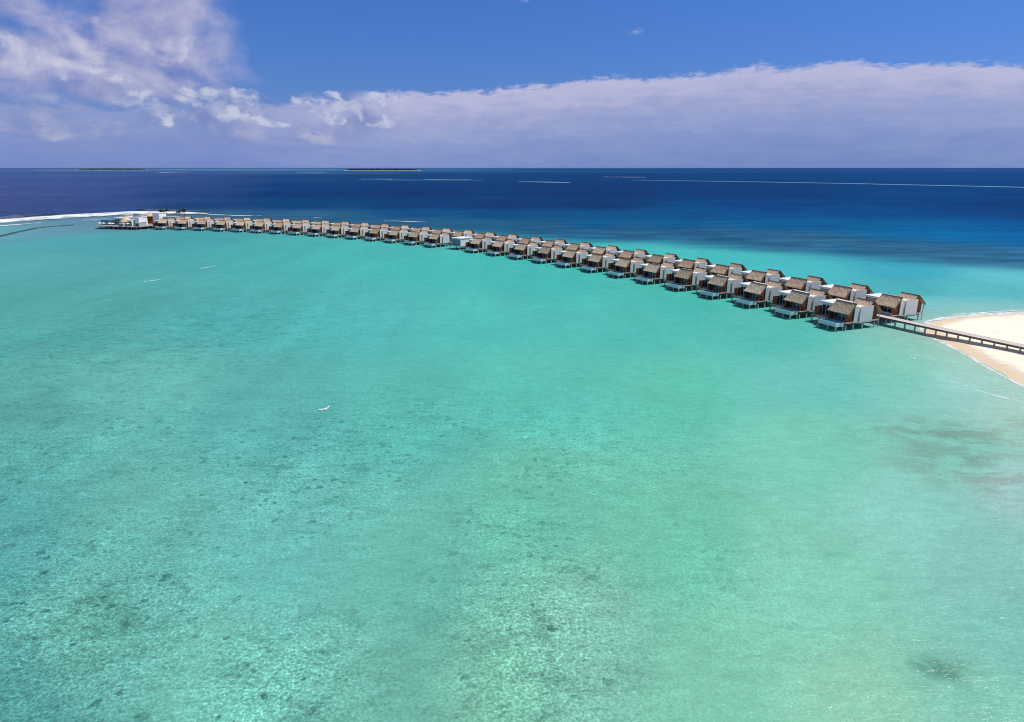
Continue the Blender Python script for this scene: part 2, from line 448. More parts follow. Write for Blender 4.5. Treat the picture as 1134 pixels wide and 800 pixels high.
ORD = ['', 'first', 'second', 'third', 'fourth', 'fifth', 'sixth', 'seventh', 'eighth', 'ninth', 'tenth', 'eleventh', 'twelfth', 'thirteenth', 'fourteenth']
def villa_label(k, front):
    row = 'lagoon-side' if front else 'ocean-side'
    look = 'thatched villa with a white plunge pool,' if front else 'thatched villa behind the jetty,'
    if k == 28: return ('nearest thatched villa with a white plunge pool, last of the lagoon-side row by the beach' if front
                        else 'nearest thatched villa behind the jetty, last of the ocean-side row by the beach')
    if k == 15: return 'ocean-side thatched villa directly behind the white flat-roofed pavilion'
    if k >= 22: return f'{row} {look} {ORD[29-k]} from the beach'
    if k >= 16: return f'{ORD[k-15]} {row} thatched villa from the flat-roofed pavilion, on its beach side'
    if k >= 8: return f'{ORD[15-k]} {row} thatched villa from the flat-roofed pavilion, on its restaurant side'
    return f'{row} {look} {ORD[k+1]} from the white restaurant'

for front in (True, False):
    proto = make_villa(front); tree = as_tree(proto); used = False
    for k in range(28, -1, -1):
        if front and k == 15: continue
        o = copy_tree(tree) if used else proto; used = True
        p0, t0, n0 = line(k)
        o.location = p0 if front else local(k, -2.0, 20.8)
        o.rotation_euler = (0, 0, math.atan2(t0.y, t0.x)+R(random.uniform(-.5, .5)))
        tag(o, villa_label(k, front), 'villa', 'lagoon-side row of thatched villas' if front else 'ocean-side row of thatched villas')

# white flat-roofed pavilion that takes one villa's place in the front row
p0, t0, n0 = line(15)
pv = empty('flat_roofed_pavilion', p0, math.atan2(t0.y, t0.x))
tag(pv, 'white flat-roofed pavilion without thatch standing in the gap of the lagoon-side row', 'pavilion')
MB().box(-8.6, .4, 4.6, 16.0, 2.08, 2.3).build('deck', M['deck'], pv)
for x in (-8.3, -4, .1):
    for y in (5, 10, 15.5): MB().box(x-.15, x+.15, y-.15, y+.15, -1.2, 2.078).build('stilt', M['stilt'], pv)
MB().box(-8.0, -.1, 6.0, 15.0, 2.302, 6.2).build('wall', M['white'], pv)
MB().box(-8.3, .2, 5.7, 15.3, 6.202, 6.5).build('flat_roof', M['white'], pv)
for i in range(4): MB().box(-7.7+i*1.9, -6.0+i*1.9, 5.9, 5.997, 2.5, 5.7).build('window', M['bathblue'], pv)
MB().box(-3.5, -1.8, 15.4, 19.7, 2.10, 2.28).build('footbridge', M['deck'], pv)

# ------------------------------------------------------------------ jetty
path = []
for i in range(0, 29*4+1):
    k = -3.2+i*(28+3.2)/(29*4); path.append(local(k, 0, 21.3))
o28, t28, n28 = line(28)
for i in range(1, 60):
    x = i*3.0; path.append(o28+t28*x+n28*(21.3+.045*x+.0004*x*x))
jt = empty('jetty', tuple(local(28, 0, 21.3)))
tag(jt, 'long timber jetty on posts running between the villa rows to the sandy beach', 'jetty')
OFF = Vector(jt.location)
def sweep(name, m, y0, y1, z0, z1):
    b = bmesh.new(); rows = []
    for i, p in enumerate(path):
        a = path[max(i-1, 0)]; c = path[min(i+1, len(path)-1)]
        t = (c-a).normalized(); n = Vector((-t.y, t.x, 0))
        rows.append([b.verts.new(p+n*y+Vector((0, 0, z))-OFF) for y, z in ((y0, z0), (y1, z0), (y1, z1), (y0, z1))])
    for A, B in zip(rows, rows[1:]):
        for j in range(4): b.faces.new((A[j], A[(j+1) % 4], B[(j+1) % 4], B[j]))
    b.faces.new(rows[0]); b.faces.new(rows[-1])
    bmesh.ops.recalc_face_normals(b, faces=b.faces)
    me = bpy.data.meshes.new(name); b.to_mesh(me); b.free(); me.materials.append(m)
    o = bpy.data.objects.new(name, me); COL.objects.link(o); o.parent = jt; return o
sweep('decking', M['pierdeck'], -1.45, 1.45, 2.22, 2.34)
sweep('edge_beam', M['beam'], -1.56, -1.452, 1.82, 2.36)
sweep('edge_beam', M['beam'], 1.452, 1.56, 1.82, 2.36)
rest = MB(); nvis = 0
tot = 0
acc = 0.; last = path[0]
dist = [0.]
for a, c in zip(path, path[1:]): dist.append(dist[-1]+(c-a).length)
def at(s):
    for i in range(len(path)-1):
        if dist[i+1] >= s:
            f = (s-dist[i])/(dist[i+1]-dist[i]); t = (path[i+1]-path[i]).normalized()
            return path[i].lerp(path[i+1], f), t
    return path[-1], (path[-1]-path[-2]).normalized()
d28 = dist[29*4]
s = d28-4*3.05-1.2+15.25-12.2
marks = [d28+1.9+3.03*i for i in range(-3, 20)]
for s in np.arange(4, d28-9, 6.0):
    p, t = at(s); n = Vector((-t.y, t.x, 0))
    for q in (-1.2, 1.2):
        c = p+n*q-OFF; rest.tube((c.x, c.y, -1.3), (c.x, c.y, 2.218), .13, None, 6)
r = rest.build('post', M['stilt'], jt); r['kind'] = 'stuff'
for s in marks:
    p, t = at(s); n = Vector((-t.y, t.x, 0))
    for q in (-.75,):
        c = p+n*q-OFF
        bb = MB(); a = [(c.x+t.x*u+n.x*w, c.y+t.y*u+n.y*w) for u, w in ((-.16, -.16), (.16, -.16), (.16, .16), (-.16, .16))]
        bb.prism(a, 'z', -1.4, 2.0); bb.build('post', M['stilt'], jt)
    bb = MB(); a = [(p.x-OFF.x+t.x*u+n.x*w, p.y-OFF.y+t.y*u+n.y*w) for u, w in ((-.1, -1.448), (.1, -1.448), (.1, 1.448), (-.1, 1.448))]
    bb.prism(a, 'z', 2.003, 2.217); bb.build('crossbeam', M['beam'], jt)

# ------------------------------------------------------------------ over-water restaurant at the far end
p0, t0, n0 = line(0); rzs = math.atan2(t0.y, t0.x)
rs = empty('overwater_restaurant', p0, rzs)
tag(rs, 'white over-water restaurant blocks with thatched huts at the far end of the jetty', 'restaurant')
dk = MB(); dk.prism([(-61, 0), (-54, -4), (-20, -4), (-18, 2), (-18, 24), (-20, 34), (-42, 36), (-62, 20)], 'z', 2.0, 2.3); dk.build('deck', M['deck'], rs)
for x in range(-60, -18, 5):
    for y in (-.5 if x > -55 else 3, 8, 16): MB().box(x-.2, x+.2, y-.2, y+.2, -1.3, 1.998).build('stilt', M['stilt'], rs)
for x in range(-53, -20, 4): MB().box(x-.2, x+.2, -3.6, -3.2, -1.3, 1.998).build('stilt', M['stilt'], rs)
def block(name, x0, x1, y0, y1, zt, m, roofm=None, win=True):
    w = MB().box(x0, x1, y0, y1, 2.302, zt).build(name, M[m], rs)
    MB().box(x0-.3, x1+.3, y0-.3, y1+.3, zt+.003, zt+.35).build('flat_roof', M[roofm or m], rs)
    if win:
        n = max(1, int((x1-x0)/2.2))
        for i in range(n):
            a = x0+.4+i*(x1-x0-.6)/n; MB().box(a, a+(x1-x0-.6)/n-.3, y0-.08, y0-.003, 2.6, zt-1.0).build('window', M['glass'], w)
block('wall', -60, -51.5, 5, 13, 5.8, 'bathblue', 'bathblue', False)
block('wall', -49.5, -42.5, 7, 15, 7.6, 'white')
block('wall', -50.5, -46.5, 17, 23, 9.0, 'white', 'pierdeck', False)
block('wall', -32.2, -28.2, 1.0, 9, 6.4, 'white')
block('wall', -27.4, -23.8, 3.5, 12, 8.4, 'white', None, False)
block('wall', -22.6, -19.6, -1.5, 6, 5.2, 'grey', 'white')
block('wall', -31.6, -28.8, 12, 18, 9.4, 'grey', 'white', False)
block('wall', -25.5, -19.6, 20, 28, 10.6, 'white', None, False)
block('wall', -19.0, -8.6, 24, 30, 7.6, 'grey', 'grey', False)
block('wall', -40.5, -33.5, 13.5, 22, 7.4, 'white', 'pierdeck')
block('wall', -37.6, -34.0, -1.5, 2.0, 4.2, 'grey', 'white')
for x, y in ((-55, -1.6), (-51, -2.2), (-46, -1.8), (-42.5, -2.4), (-29, -2.2)):          # sunshades along the deck edge
    u = MB(); u.tube((x, y, 2.302), (x, y, 4.6), .06, .05, 6); u.tube((x, y, 4.2), (x, y, 4.9), 1.5, .08, 10); u.build('sunshade', M['white'], rs)
def hut(x, y, r, z0, z1):
    b = bmesh.new(); n = 14; rings = []
    for j in range(6):
        f = j/5; rr = r*(1-f)**.85+.05
        rings.append([b.verts.new((x+rr*math.cos(2*math.pi*i/n)*random.uniform(.97, 1.03), y+rr*math.sin(2*math.pi*i/n)*random.uniform(.97, 1.03), z0+(z1-z0)*f)) for i in range(n)])
    for A, B in zip(rings, rings[1:]):
        for i in range(n): b.faces.new((A[i], A[(i+1) % n], B[(i+1) % n], B[i]))
    b.faces.new(rings[0][::-1]); b.faces.new(rings[-1])
    me = bpy.data.meshes.new('thatched_roof'); b.to_mesh(me); b.free(); me.materials.append(M['thatch'])
    o = bpy.data.objects.new('thatched_roof', me); COL.objects.link(o); o.parent = rs
hut(-38.2, 6, 4.2, 5.2, 9.2); MB().tube((-38.2, 6, 2.302), (-38.2, 6, 5.3), 3.0, 3.0, 14).build('round_wall', M['timber'], rs)
hut(-34.5, 28, 5.0, 8.0, 11.0); MB().tube((-34.5, 28, 2.302), (-34.5, 28, 8.1), 3.6, 3.6, 14).build('round_wall', M['timber'], rs)

# small palms at the restaurant
def make_palm(seed, h):
    rnd = random.Random(seed); root = empty('palm_tree')
    b = MB(); p = Vector((0, 0, 0)); lean = Vector((rnd.uniform(-.12, .12), rnd.uniform(-.12, .12), 1))
    for i in range(6):
        q = p+lean*(h/6)+Vector((rnd.uniform(-.05, .05), 0, 0)); b.tube(p, q, .22-.018*i, .21-.018*i, 7); p = q
    b.build('trunk', M['palmtrunk'], root)
    c = bmesh.new()
    for i in range(26):
        a = i*2.399+rnd.uniform(-.2, .2); el = rnd.uniform(-.25, 1.1); L = rnd.uniform(2.4, 3.4)
        d = Vector((math.cos(a)*math.cos(el), math.sin(a)*math.cos(el), math.sin(el))); sd_ = Vector((-math.sin(a), math.cos(a), 0))
        pts = []; q = Vector(p)
        for j in range(6):
            pts.append(q.copy()); q = q+d*(L/5); d = (d+Vector((0, 0, -.24))).normalized()
        for j in range(5):
            w0, w1 = (.5*math.sin(math.pi*(j+.4)/6), .5*math.sin(math.pi*(j+1.4)/6))
            for sg in (-1, 1):
                c.faces.new([c.verts.new(v) for v in (pts[j], pts[j+1], pts[j+1]+sd_*sg*w1+Vector((0, 0, -.22)), pts[j]+sd_*sg*w0+Vector((0, 0, -.22)))])
    me = bpy.data.meshes.new('crown'); c.to_mesh(me); c.free(); me.materials.append(M['palmleaf'])
    o = bpy.data.objects.new('crown', me); COL.objects.link(o); o.parent = root
    return root
for (x, y, h, lb) in ((-27.2, 33.0, 9.2, 'small dark palm standing behind the thatched hut of the restaurant'),
                      (-23.0, 32.6, 10.0, 'small dark palm standing behind the tall white restaurant block'),
                      (-11.5, 33.5, 9.0, 'small dark palm at the left of the pair beside the grey restaurant wall'),
                      (-6.5, 33.5, 10.2, 'small dark palm at the right of the pair, nearest the ocean-side villas')):
    t = make_palm(int(x*7), h); t.location = rs.matrix_world @ Vector((0, 0, 0)); q = local(0, x, y, 2.3); t.location = q
    tag(t, lb, 'palm tree', 'palms at the restaurant')
MB().prism([(-14.0, 30.6), (-4.0, 30.6), (-4.0, 36), (-14.0, 36)], 'z', 2.0, 2.3).build('deck', M['deck'], rs)
for x in (-13.5, -9, -4.5):
    for y in (31, 35.5): MB().box(x-.2, x+.2, y-.2, y+.2, -1.3, 1.998).build('stilt', M['stilt'], rs)

# ------------------------------------------------------------------ water
SHORE = [(418, 210), (395, 246), (350, 262), (300, 250), (260, 232), (205, 217), (165.1, 208.4), (146.7, 204.3), (135.6, 200.4), (127.5, 195.6), (121.5, 189.5), (118.2, 183.5), (116.7, 178.0),
         (116.1, 171.6), (115.6, 165.2), (114.0, 155.9), (112.1, 146.8), (110.8, 135.4), (109, 122), (106, 105), (104, 80), (112, 52), (140, 30), (220, 18), (320, 30), (395, 80), (425, 150)]
def poly_sd(px, py, poly):
    """signed distance, positive inside (numpy)"""
    px = np.asarray(px, float); py = np.asarray(py, float); d = np.full(px.shape, 1e18); ins = np.zeros(px.shape, bool)
    n = len(poly)
    for i in range(n):
        ax, ay = poly[i]; bx, by = poly[(i+1) % n]
        ex, ey = bx-ax, by-ay
        h = np.clip(((px-ax)*ex+(py-ay)*ey)/(ex*ex+ey*ey), 0, 1)
        d = np.minimum(d, (px-ax-ex*h)**2+(py-ay-ey*h)**2)
        c = ((ay > py) != (by > py)) & (px < (bx-ax)*(py-ay)/(by-ay+1e-12)+ax)
        ins ^= c
    return np.where(ins, 1, -1)*np.sqrt(d)

# bottom colour survey of the lagoon: photograph pixel -> world point, colour of water over its floor
LAG = [(100,246,92,136,156),(50,250,96,148,163),(0,255,96,162,172),(150,243,84,136,152),(0,790,74,152,150),(100,700,92,168,158),(250,750,104,184,165),(400,780,104,180,160),(560,770,116,186,162),(650,700,120,187,166),
 (800,780,122,196,168),(950,780,136,196,172),(1100,790,124,190,182),(1134,700,118,185,186),(1100,620,130,190,182),(1134,540,152,194,184),
 (1000,560,134,200,180),(1060,500,124,188,168),(900,500,116,197,168),(900,650,126,198,168),(750,600,104,190,162),(600,560,100,186,162),
 (450,620,100,186,166),(300,600,98,184,170),(150,580,92,174,165),(0,600,78,162,160),(0,450,82,166,160),(150,430,92,178,168),(300,450,84,175,166),
 (450,450,86,186,170),(600,430,86,190,170),(750,430,92,192,168),(900,420,100,192,168),(1000,410,116,197,177),(1070,430,140,206,186),(1134,460,152,202,182),
 (850,370,80,190,172),(700,360,76,190,172),(550,350,76,190,175),(400,350,78,184,174),(250,350,74,172,165),(100,350,74,164,160),(0,350,76,166,162),
 (0,290,82,168,166),(100,270,74,164,164),(200,265,68,162,163),(300,275,72,174,168),(400,280,72,184,174),(500,295,68,188,174),(600,310,68,188,174),(750,335,68,188,170),
 (1050,340,108,196,192),(1100,320,86,186,186),(1000,320,72,176,178),(900,300,68,186,186),(1000,300,58,172,186),(1134,310,96,192,196),(800,280,66,188,182),(700,268,66,186,180),(620,260,60,175,175)]
OCE = [(0,188.2,80,105,160),(200,188.2,80,115,165),(330,188.2,78,122,172),(450,188.2,50,105,150),(660,188.2,36,80,130),(850,188.2,38,80,140),(1050,188.2,45,82,150),(1134,188.2,45,82,148),(0,196,76,98,155),(100,196,70,96,155),(200,196,54,85,145),(330,196,32,75,130),(450,196,25,75,128),(660,196,20,70,125),(850,196,22,74,128),(1050,196,30,78,138),(1134,196,30,76,134),(0,205,75,94,150),(100,205,68,92,150),(200,205,48,80,138),(330,205,23,70,125),(450,205,18,68,123),(660,205,15,65,120),(850,205,17,69,125),(1050,205,26,75,135),(1134,205,25,72,131),(0,215,74,90,146),(100,215,66,88,145),(200,215,42,74,132),(330,215,16,65,120),(450,215,13,62,118),(660,215,12,62,116),(850,215,14,66,124),(1050,215,25,75,135),(1134,215,22,70,130),(0,228,70,88,142),(100,228,62,86,140),(230,228,32,72,126),(330,228,22,74,124),(450,228,14,68,124),(560,228,12,64,118),(660,228,11,62,114),(850,228,12,72,134),(1050,228,18,72,132),(1134,228,14,66,124),(0,238,66,86,140),(450,238,26,84,138),(550,238,22,84,136),(660,238,20,88,138),(750,238,16,84,140),(850,238,14,84,146),(960,238,15,80,142),(1050,238,16,78,140),(1134,238,14,72,132),(660,250,20,96,150),(750,250,20,98,152),(850,250,20,100,154),(930,250,20,101,156),(1000,250,20,102,158),(1050,250,20,104,158),(1134,250,16,92,156),(1050,263,26,114,170),(1134,263,24,108,168),(980,263,28,112,166),(1050,281,64,120,154),(1134,285,58,114,152),(1000,275,62,116,150),(950,270,60,114,148),(900,266,58,110,146),(850,262,54,108,144),(800,259,52,107,144),(750,257,50,106,144),(700,257,54,108,145),(660,258,56,108,145),(600,253,48,104,142),(550,250,46,104,142),(500,247.5,46,104,142),(450,245,48,104,142),(400,243,50,106,144),(330,239.5,60,110,146),(230,238,56,104,140),(1050,290,54,112,150),(950,279,48,108,146),(660,262,44,110,150)]
EDGE = [ground(*p) for p in ((1134,298),(1060,294),(1000,290),(950,286.5),(900,282.5),(850,278),(800,273.5),(740,269),(700,268.5),(650,267.5),(600,264),(520,259),(400,252),(300,247),(230,242.5),(190,238.5),(150,236.5),(100,239),(50,242),(0,246)) ] or [ground(*p) for p in ((1134,298),(1060,294),(1000,290),(950,286.5),(900,282),(850,276.5),(800,270.5),(700,261),(600,253.5),(520,248.5),(400,240.5),(300,239),(230,240),(150,243),(80,246),(0,251))]

def warp(x, y):
    """angle and log-distance about the survey's origin, so that spacing is even"""
    return np.degrees(np.arctan2(x, y))/9., np.log(np.hypot(x, y))*3.4
def survey(pts):
    if pts is LAG: pts = [(a, b, c+(13 if a > 500 and b > 400 else 12 if b > 330 else 9), d+(10 if a > 500 and b > 400 else 6)+(5 if a > 850 and b > 450 else 0), e+(8 if b > 430 else 10)+(9 if a > 800 and 410 < b < 700 else 0)-(9 if a > 1050 and b > 580 else 0)-(6 if a < 220 and b > 330 else 0)) for a, b, c, d, e in pts]
    g = [ground(p[0], p[1]) for p in pts]; a, b = warp(np.array([q[0] for q in g]), np.array([q[1] for q in g]))
    c = np.array([lin(p[2:]) for p in pts]); return a, b, c
def field(S_, x, y, s=.55):
    a, b, c = S_; u, v = warp(x, y); num = np.zeros((len(x), 3)); den = np.zeros(len(x))
    for i in range(len(a)):
        d2 = (u-a[i])**2+(v-b[i])**2
        w = 1/(d2+(.02 if len(a) == len(LAG) else .07))**2
        num += w[:, None]*c[i]; den += w
    return num/den[:, None]

def make_water():
    rs_ = [4.0]
    while rs_[-1] < 1500: rs_.append(rs_[-1]*1.018)
    while rs_[-1] < 500000: rs_.append(rs_[-1]*1.06)
    ang = list(np.arange(-62, 62.01, .4))
    ang = np.radians(np.concatenate([np.arange(-180, -62.5, 4), ang, np.arange(66, 179, 4)]))
    na, nr = len(ang), len(rs_)
    A, Rr = np.meshgrid(ang, np.array(rs_))
    X = (np.sin(A)*Rr).ravel(); Y = (np.cos(A)*Rr).ravel()
    V = np.stack([X, Y, np.zeros_like(X)], 1)
    V = np.vstack([V, [[0, 0, 0]]])
    faces = []
    for j in range(nr-1):
        b0, b1 = j*na, (j+1)*na
        for i in range(na):
            k = (i+1) % na; faces.append((b0+i, b0+k, b1+k, b1+i))
    c = nr*na
    for i in range(na): faces.append((c, (i+1) % na, i))
    me = bpy.data.meshes.new('sea'); me.from_pydata(V.tolist(), [], faces)
    x, y = V[:, 0], V[:, 1]
    # which side of the reef edge
    poly = EDGE[::-1]
    poly = [(-5000, EDGE[-1][1]-1500)]+poly+[(400, 260), (700, 150), (3000, -3000), (-5000, -3000)]
    sd = poly_sd(x, y, poly)                                        # + inside the lagoon
    wob = np.array([mnoise.fractal(Vector((p*.012, q*.03, 3)), 1., 2., 4) for p, q in zip(x, y)])
    rr = np.hypot(x, y)
    sdw = sd+wob*8.*np.clip(rr/300, .3, 1.4)
    f = np.clip(sdw/(14+rr*.045)*.5+.50, 0, 1); f = f*f*(3-2*f)
    lag = field(survey(LAG), x, y); oce = field(survey(OCE), x, y)
    oce = np.maximum(oce-np.array([.0095, .0110, .022]), .0012)
    lag = np.maximum(lag-np.array([0., .0, .012]), .002)
    col = oce*(1-f[:, None])+lag*f[:, None]
    # shallows over the sand spit
    bs = -poly_sd(x, y, SHORE)
    sh = np.maximum(np.clip(1-bs/8., 0, 1)**1.5, .62*np.clip(1-bs/30., 0, 1)**1.6)
    col = col*(1-.75*sh[:, None])+np.array(lin((196, 206, 180)))*.75*sh[:, None]
    col = np.concatenate([col, np.ones((len(x), 1))], 1)
    at_ = me.color_attributes.new('water_colour', 'FLOAT_COLOR', 'POINT'); at_.data.foreach_set('color', col.astype(np.float32).ravel())
    def fa(name, v): 
        q = me.attributes.new(name, 'FLOAT', 'POINT'); q.data.foreach_set('value', np.asarray(v, np.float32))
    fa('lagoon', f)
    band = np.exp(-((sd+62)/62)**2)*np.clip((x+80)/120, .3, 1)
    fa('reef', band)
    # how stony the floor is: rubble to the left and at the middle bottom, clean sand to the right
    st = np.zeros(len(x))
    for (px, py, ra, rb, w) in ((60, 700, 1.7, 1.2, 1.), (300, 760, 1.2, .8, .95), (590, 720, 1.15, 1.25, .95), (330, 520, 1.6, 1., .7), (150, 380, 2., 1., .55), (480, 470, 1.3, .6, .5), (560, 590, .8, .5, .6), (620, 500, 1.5, .8, .5), (60, 500, 1.6, 1., .6), (780, 640, 1., .7, .28)):
        gx, gy = ground(px, py); a0, b0 = warp(np.array([gx]), np.array([gy])); u, v = warp(x, y)
        st = np.maximum(st, w*np.exp(-((u-a0)/ra)**2-((v-b0)/rb)**2))
    fa('stony', st)
    dk = np.zeros(len(x))
    for (px, py, ra, rb, w) in ((1040, 742, 5., 2.3, 1.), (920, 614, 3.5, .8, .5), (820, 550, 4, 1.2, .25), (1065, 645, 3, 1.2, .3)):
        gx, gy = ground(px, py)
        dk = np.maximum(dk, w*np.exp(-((x-gx)/ra*1.6)**2-((y-gy)/rb*1.2)**2))
    fa('weed', dk)
    sb = np.zeros(len(x))
    for (px, py, ra, rb, w) in ((1045, 480, 17, 9, 1.), (1075, 515, 15, 12, .95), (1030, 500, 9, 6, .7), (1120, 470, 8, 8, .5), (900, 590, 9, 6, .2)):
        gx, gy = ground(px, py)
        sb = np.maximum(sb, w*np.exp(-((x-gx)/ra*1.2)**2-((y-gy)/rb*1.2)**2))
    fa('sandbar', sb)
    o = bpy.data.objects.new('sea', me); COL.objects.link(o); o['kind'] = 'structure'
    for p in me.polygons: p.use_smooth = True
    m, t, b, out = mat('sea_water')
    at = lambda n, k=2: t.new('ShaderNodeAttribute', attribute_name=n).outputs[k]
    base = at('water_colour', 0); lagn = at('lagoon'); stony = at('stony'); reef = at('reef'); weed = at('weed')
    pos = t.new('ShaderNodeNewGeometry').outputs['Position']
    # large soft drifts of sand and deeper runs
    big = t.noise(t.map(pos, (1, .8, 1), (0, 0, .35)), .022, 5, .6, .6)
    mid = t.noise(t.map(pos, (1, 1.3, 1), (0, 0, -.3)), .11, 5, .62, .5)
    wav = t.noise(t.map(pos, (.55, 1.5, 1), (0, 0, .30)), .55, 4, .65, .4)
    fine = t.noise(t.map(pos, (1, 1.35, 1), (0, 0, -.5)), 1.7, 6, .78, .15)
    ridg = t.noise(t.map(pos, (1, 1.25, 1), (0, 0, .5)), 1.3, 3, .6, .35)
    rid = t.sub(1., t.m('ABSOLUTE', t.mul(t.sub(ridg, .5), 6.5)))       # thin bright veins: caustic light put into the water colour
    rid = t.m('MAXIMUM', rid, 0.)
    grain = t.noise(pos, 3.4, 3, .85, .2)
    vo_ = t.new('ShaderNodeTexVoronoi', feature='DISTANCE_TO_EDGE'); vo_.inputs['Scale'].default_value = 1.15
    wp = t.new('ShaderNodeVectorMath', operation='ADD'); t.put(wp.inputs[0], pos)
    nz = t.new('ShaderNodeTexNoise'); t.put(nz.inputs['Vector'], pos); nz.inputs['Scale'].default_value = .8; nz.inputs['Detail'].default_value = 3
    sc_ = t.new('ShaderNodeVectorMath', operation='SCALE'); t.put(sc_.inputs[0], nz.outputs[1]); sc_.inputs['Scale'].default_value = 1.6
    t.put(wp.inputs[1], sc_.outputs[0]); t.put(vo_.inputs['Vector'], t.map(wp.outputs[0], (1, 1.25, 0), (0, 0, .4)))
    caustic = t.ss(vo_.outputs['Distance'], .10, .0)  # bright cell edges: caustic light network painted into the colour
    amp = t.add(.24, t.mul(stony, 1.0))
    calm = t.add(.35, t.mul(t.m('MINIMUM', stony, 1.), .65))
    v = t.mul(t.mul(t.sub(big, .5), .75), calm)
    v = t.add(v, t.mul(t.mul(t.sub(mid, .5), .55), calm))
    v = t.add(v, t.mul(t.mul(t.sub(wav, .5), .75), t.add(.55, t.mul(stony, .6))))
    v = t.add(v, t.mul(t.mul(t.sub(fine, .5), 1.9), amp))
    v = t.add(v, t.mul(t.mul(t.sub(rid, .30), .30), amp))
    v = t.add(v, t.mul(t.mul(t.sub(grain, .5), 2.3), amp))
    v = t.add(v, t.mul(t.mul(t.sub(caustic, .25), .34), t.mul(amp, t.mr(mid, .35, .65, .3, 1.))))
    stk = t.noise(t.map(pos, (1, .13, 1), (0, 0, -.12)), .07, 5, .6, .5)
    v = t.add(v, t.mul(t.mul(t.sub(stk, .5), .55), calm))
    v = t.mul(v, lagn)
    # open sea: swell streaks
    sw = t.noise(t.map(pos, (.35, 1.6, 1), (0, 0, -.15)), .05, 6, .62, .3)
    sw2 = t.noise(t.map(pos, (.12, 1., 1), (0, 0, -.25)), .012, 4, .6, .3)
    vo = t.add(t.mul(t.sub(sw, .5), 1.1), t.mul(t.sub(sw2, .5), .5))
    rf = t.noise(t.map(pos, (.3, 1.3, 1), (0, 0, -.62)), .06, 7, .75, .6)
    vo = t.add(vo, t.mul(t.mul(t.sub(rf, .53), 2.6), reef))
    v = t.add(v, t.mul(vo, t.sub(1., lagn)))
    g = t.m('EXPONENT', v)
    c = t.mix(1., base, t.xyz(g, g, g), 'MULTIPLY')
    # greenish-grey coral lumps
    l1 = t.noise(pos, .62, 3, .55, .3); l2 = t.noise(pos, .085, 3, .6)
    lum = t.mul(t.ss(t.add(t.mul(l1, .75), t.mul(l2, .5)), .70, .80), t.mul(stony, lagn))
    l3 = t.noise(t.map(pos, (1, 1.4, 1), (0, 0, .3)), .17, 5, .7, .3)
    lum2 = t.mul(t.mul(t.ss(l3, .50, .68), .6), t.mul(stony, lagn))
    hv = t.new('ShaderNodeTexVoronoi'); hv.inputs['Scale'].default_value = .62; t.put(hv.inputs['Vector'], t.map(wp.outputs[0], (1, 1, 0)))
    rn, _, _ = t.sep(hv.outputs['Color'])
    rad = t.mr(rn, .35, 1., -.04, .36)
    head = t.ss(t.sub(t.add(hv.outputs['Distance'], t.mul(t.sub(fine, .5), .12)), rad), .03, -.04)
    head = t.mul(t.mul(head, t.ss(l2, .36, .50)), t.mul(lagn, t.m('MINIMUM', 1., t.mul(stony, 1.3))))
    lum = t.m('MAXIMUM', lum, head)
    dkm = t.mul(weed, t.ss(t.noise(pos, .45, 5, .7, .4), .30, .62))
    tot = t.m('MAXIMUM', t.m('MAXIMUM', t.mul(lum, .82), lum2), t.mul(dkm, .75))
    dark = t.mix(1., c, (.30, .36, .37, 1), 'MULTIPLY')
    brown = t.mul(t.ss(t.noise(t.map(pos, (1, 1.6, 1), (0, 0, .5)), .14, 5, .65, .4), .40, .62), at('sandbar'))
    c = t.mix(t.mul(brown, .8), c, t.mix(1., c, (.80, .56, .54, 1), 'MULTIPLY'))
    c = t.mix(tot, c, dark)
    c = t.mix(1., c, (1/WATER_E,)*3, 'MULTIPLY')
    # ripples
    h1 = t.noise(t.map(pos, (.6, 1.4, 1), (0, 0, .3)), .9, 4, .6, .3)
    h2 = t.noise(t.map(pos, (.6, 1.2, 1), (0, 0, -.4)), 3.2, 3, .6, .2)
    hh = t.add(h1, t.mul(h2, .25))
    n = bump(t, hh, 1., .26)
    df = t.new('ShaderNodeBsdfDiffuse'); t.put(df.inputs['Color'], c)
    t.put(df.inputs['Normal'], bump(t, hh, 1., .09))
    gl = t.new('ShaderNodeBsdfGlossy'); gl.inputs['Roughness'].default_value = .10; t.put(gl.inputs['Normal'], n)
    fr = t.new('ShaderNodeFresnel'); fr.inputs[0].default_value = 1.33; t.put(fr.inputs[1], n)
    fac = t.m('MINIMUM', fr.outputs[0], .052)
    mx = t.new('ShaderNodeMixShader'); t.put(mx.inputs[0], fac); t.put(mx.inputs[1], df.outputs[0]); t.put(mx.inputs[2], gl.outputs[0])
    t.put(out.inputs[0], mx.outputs[0]); t.n.remove(b)
    me.materials.append(m)
make_water()

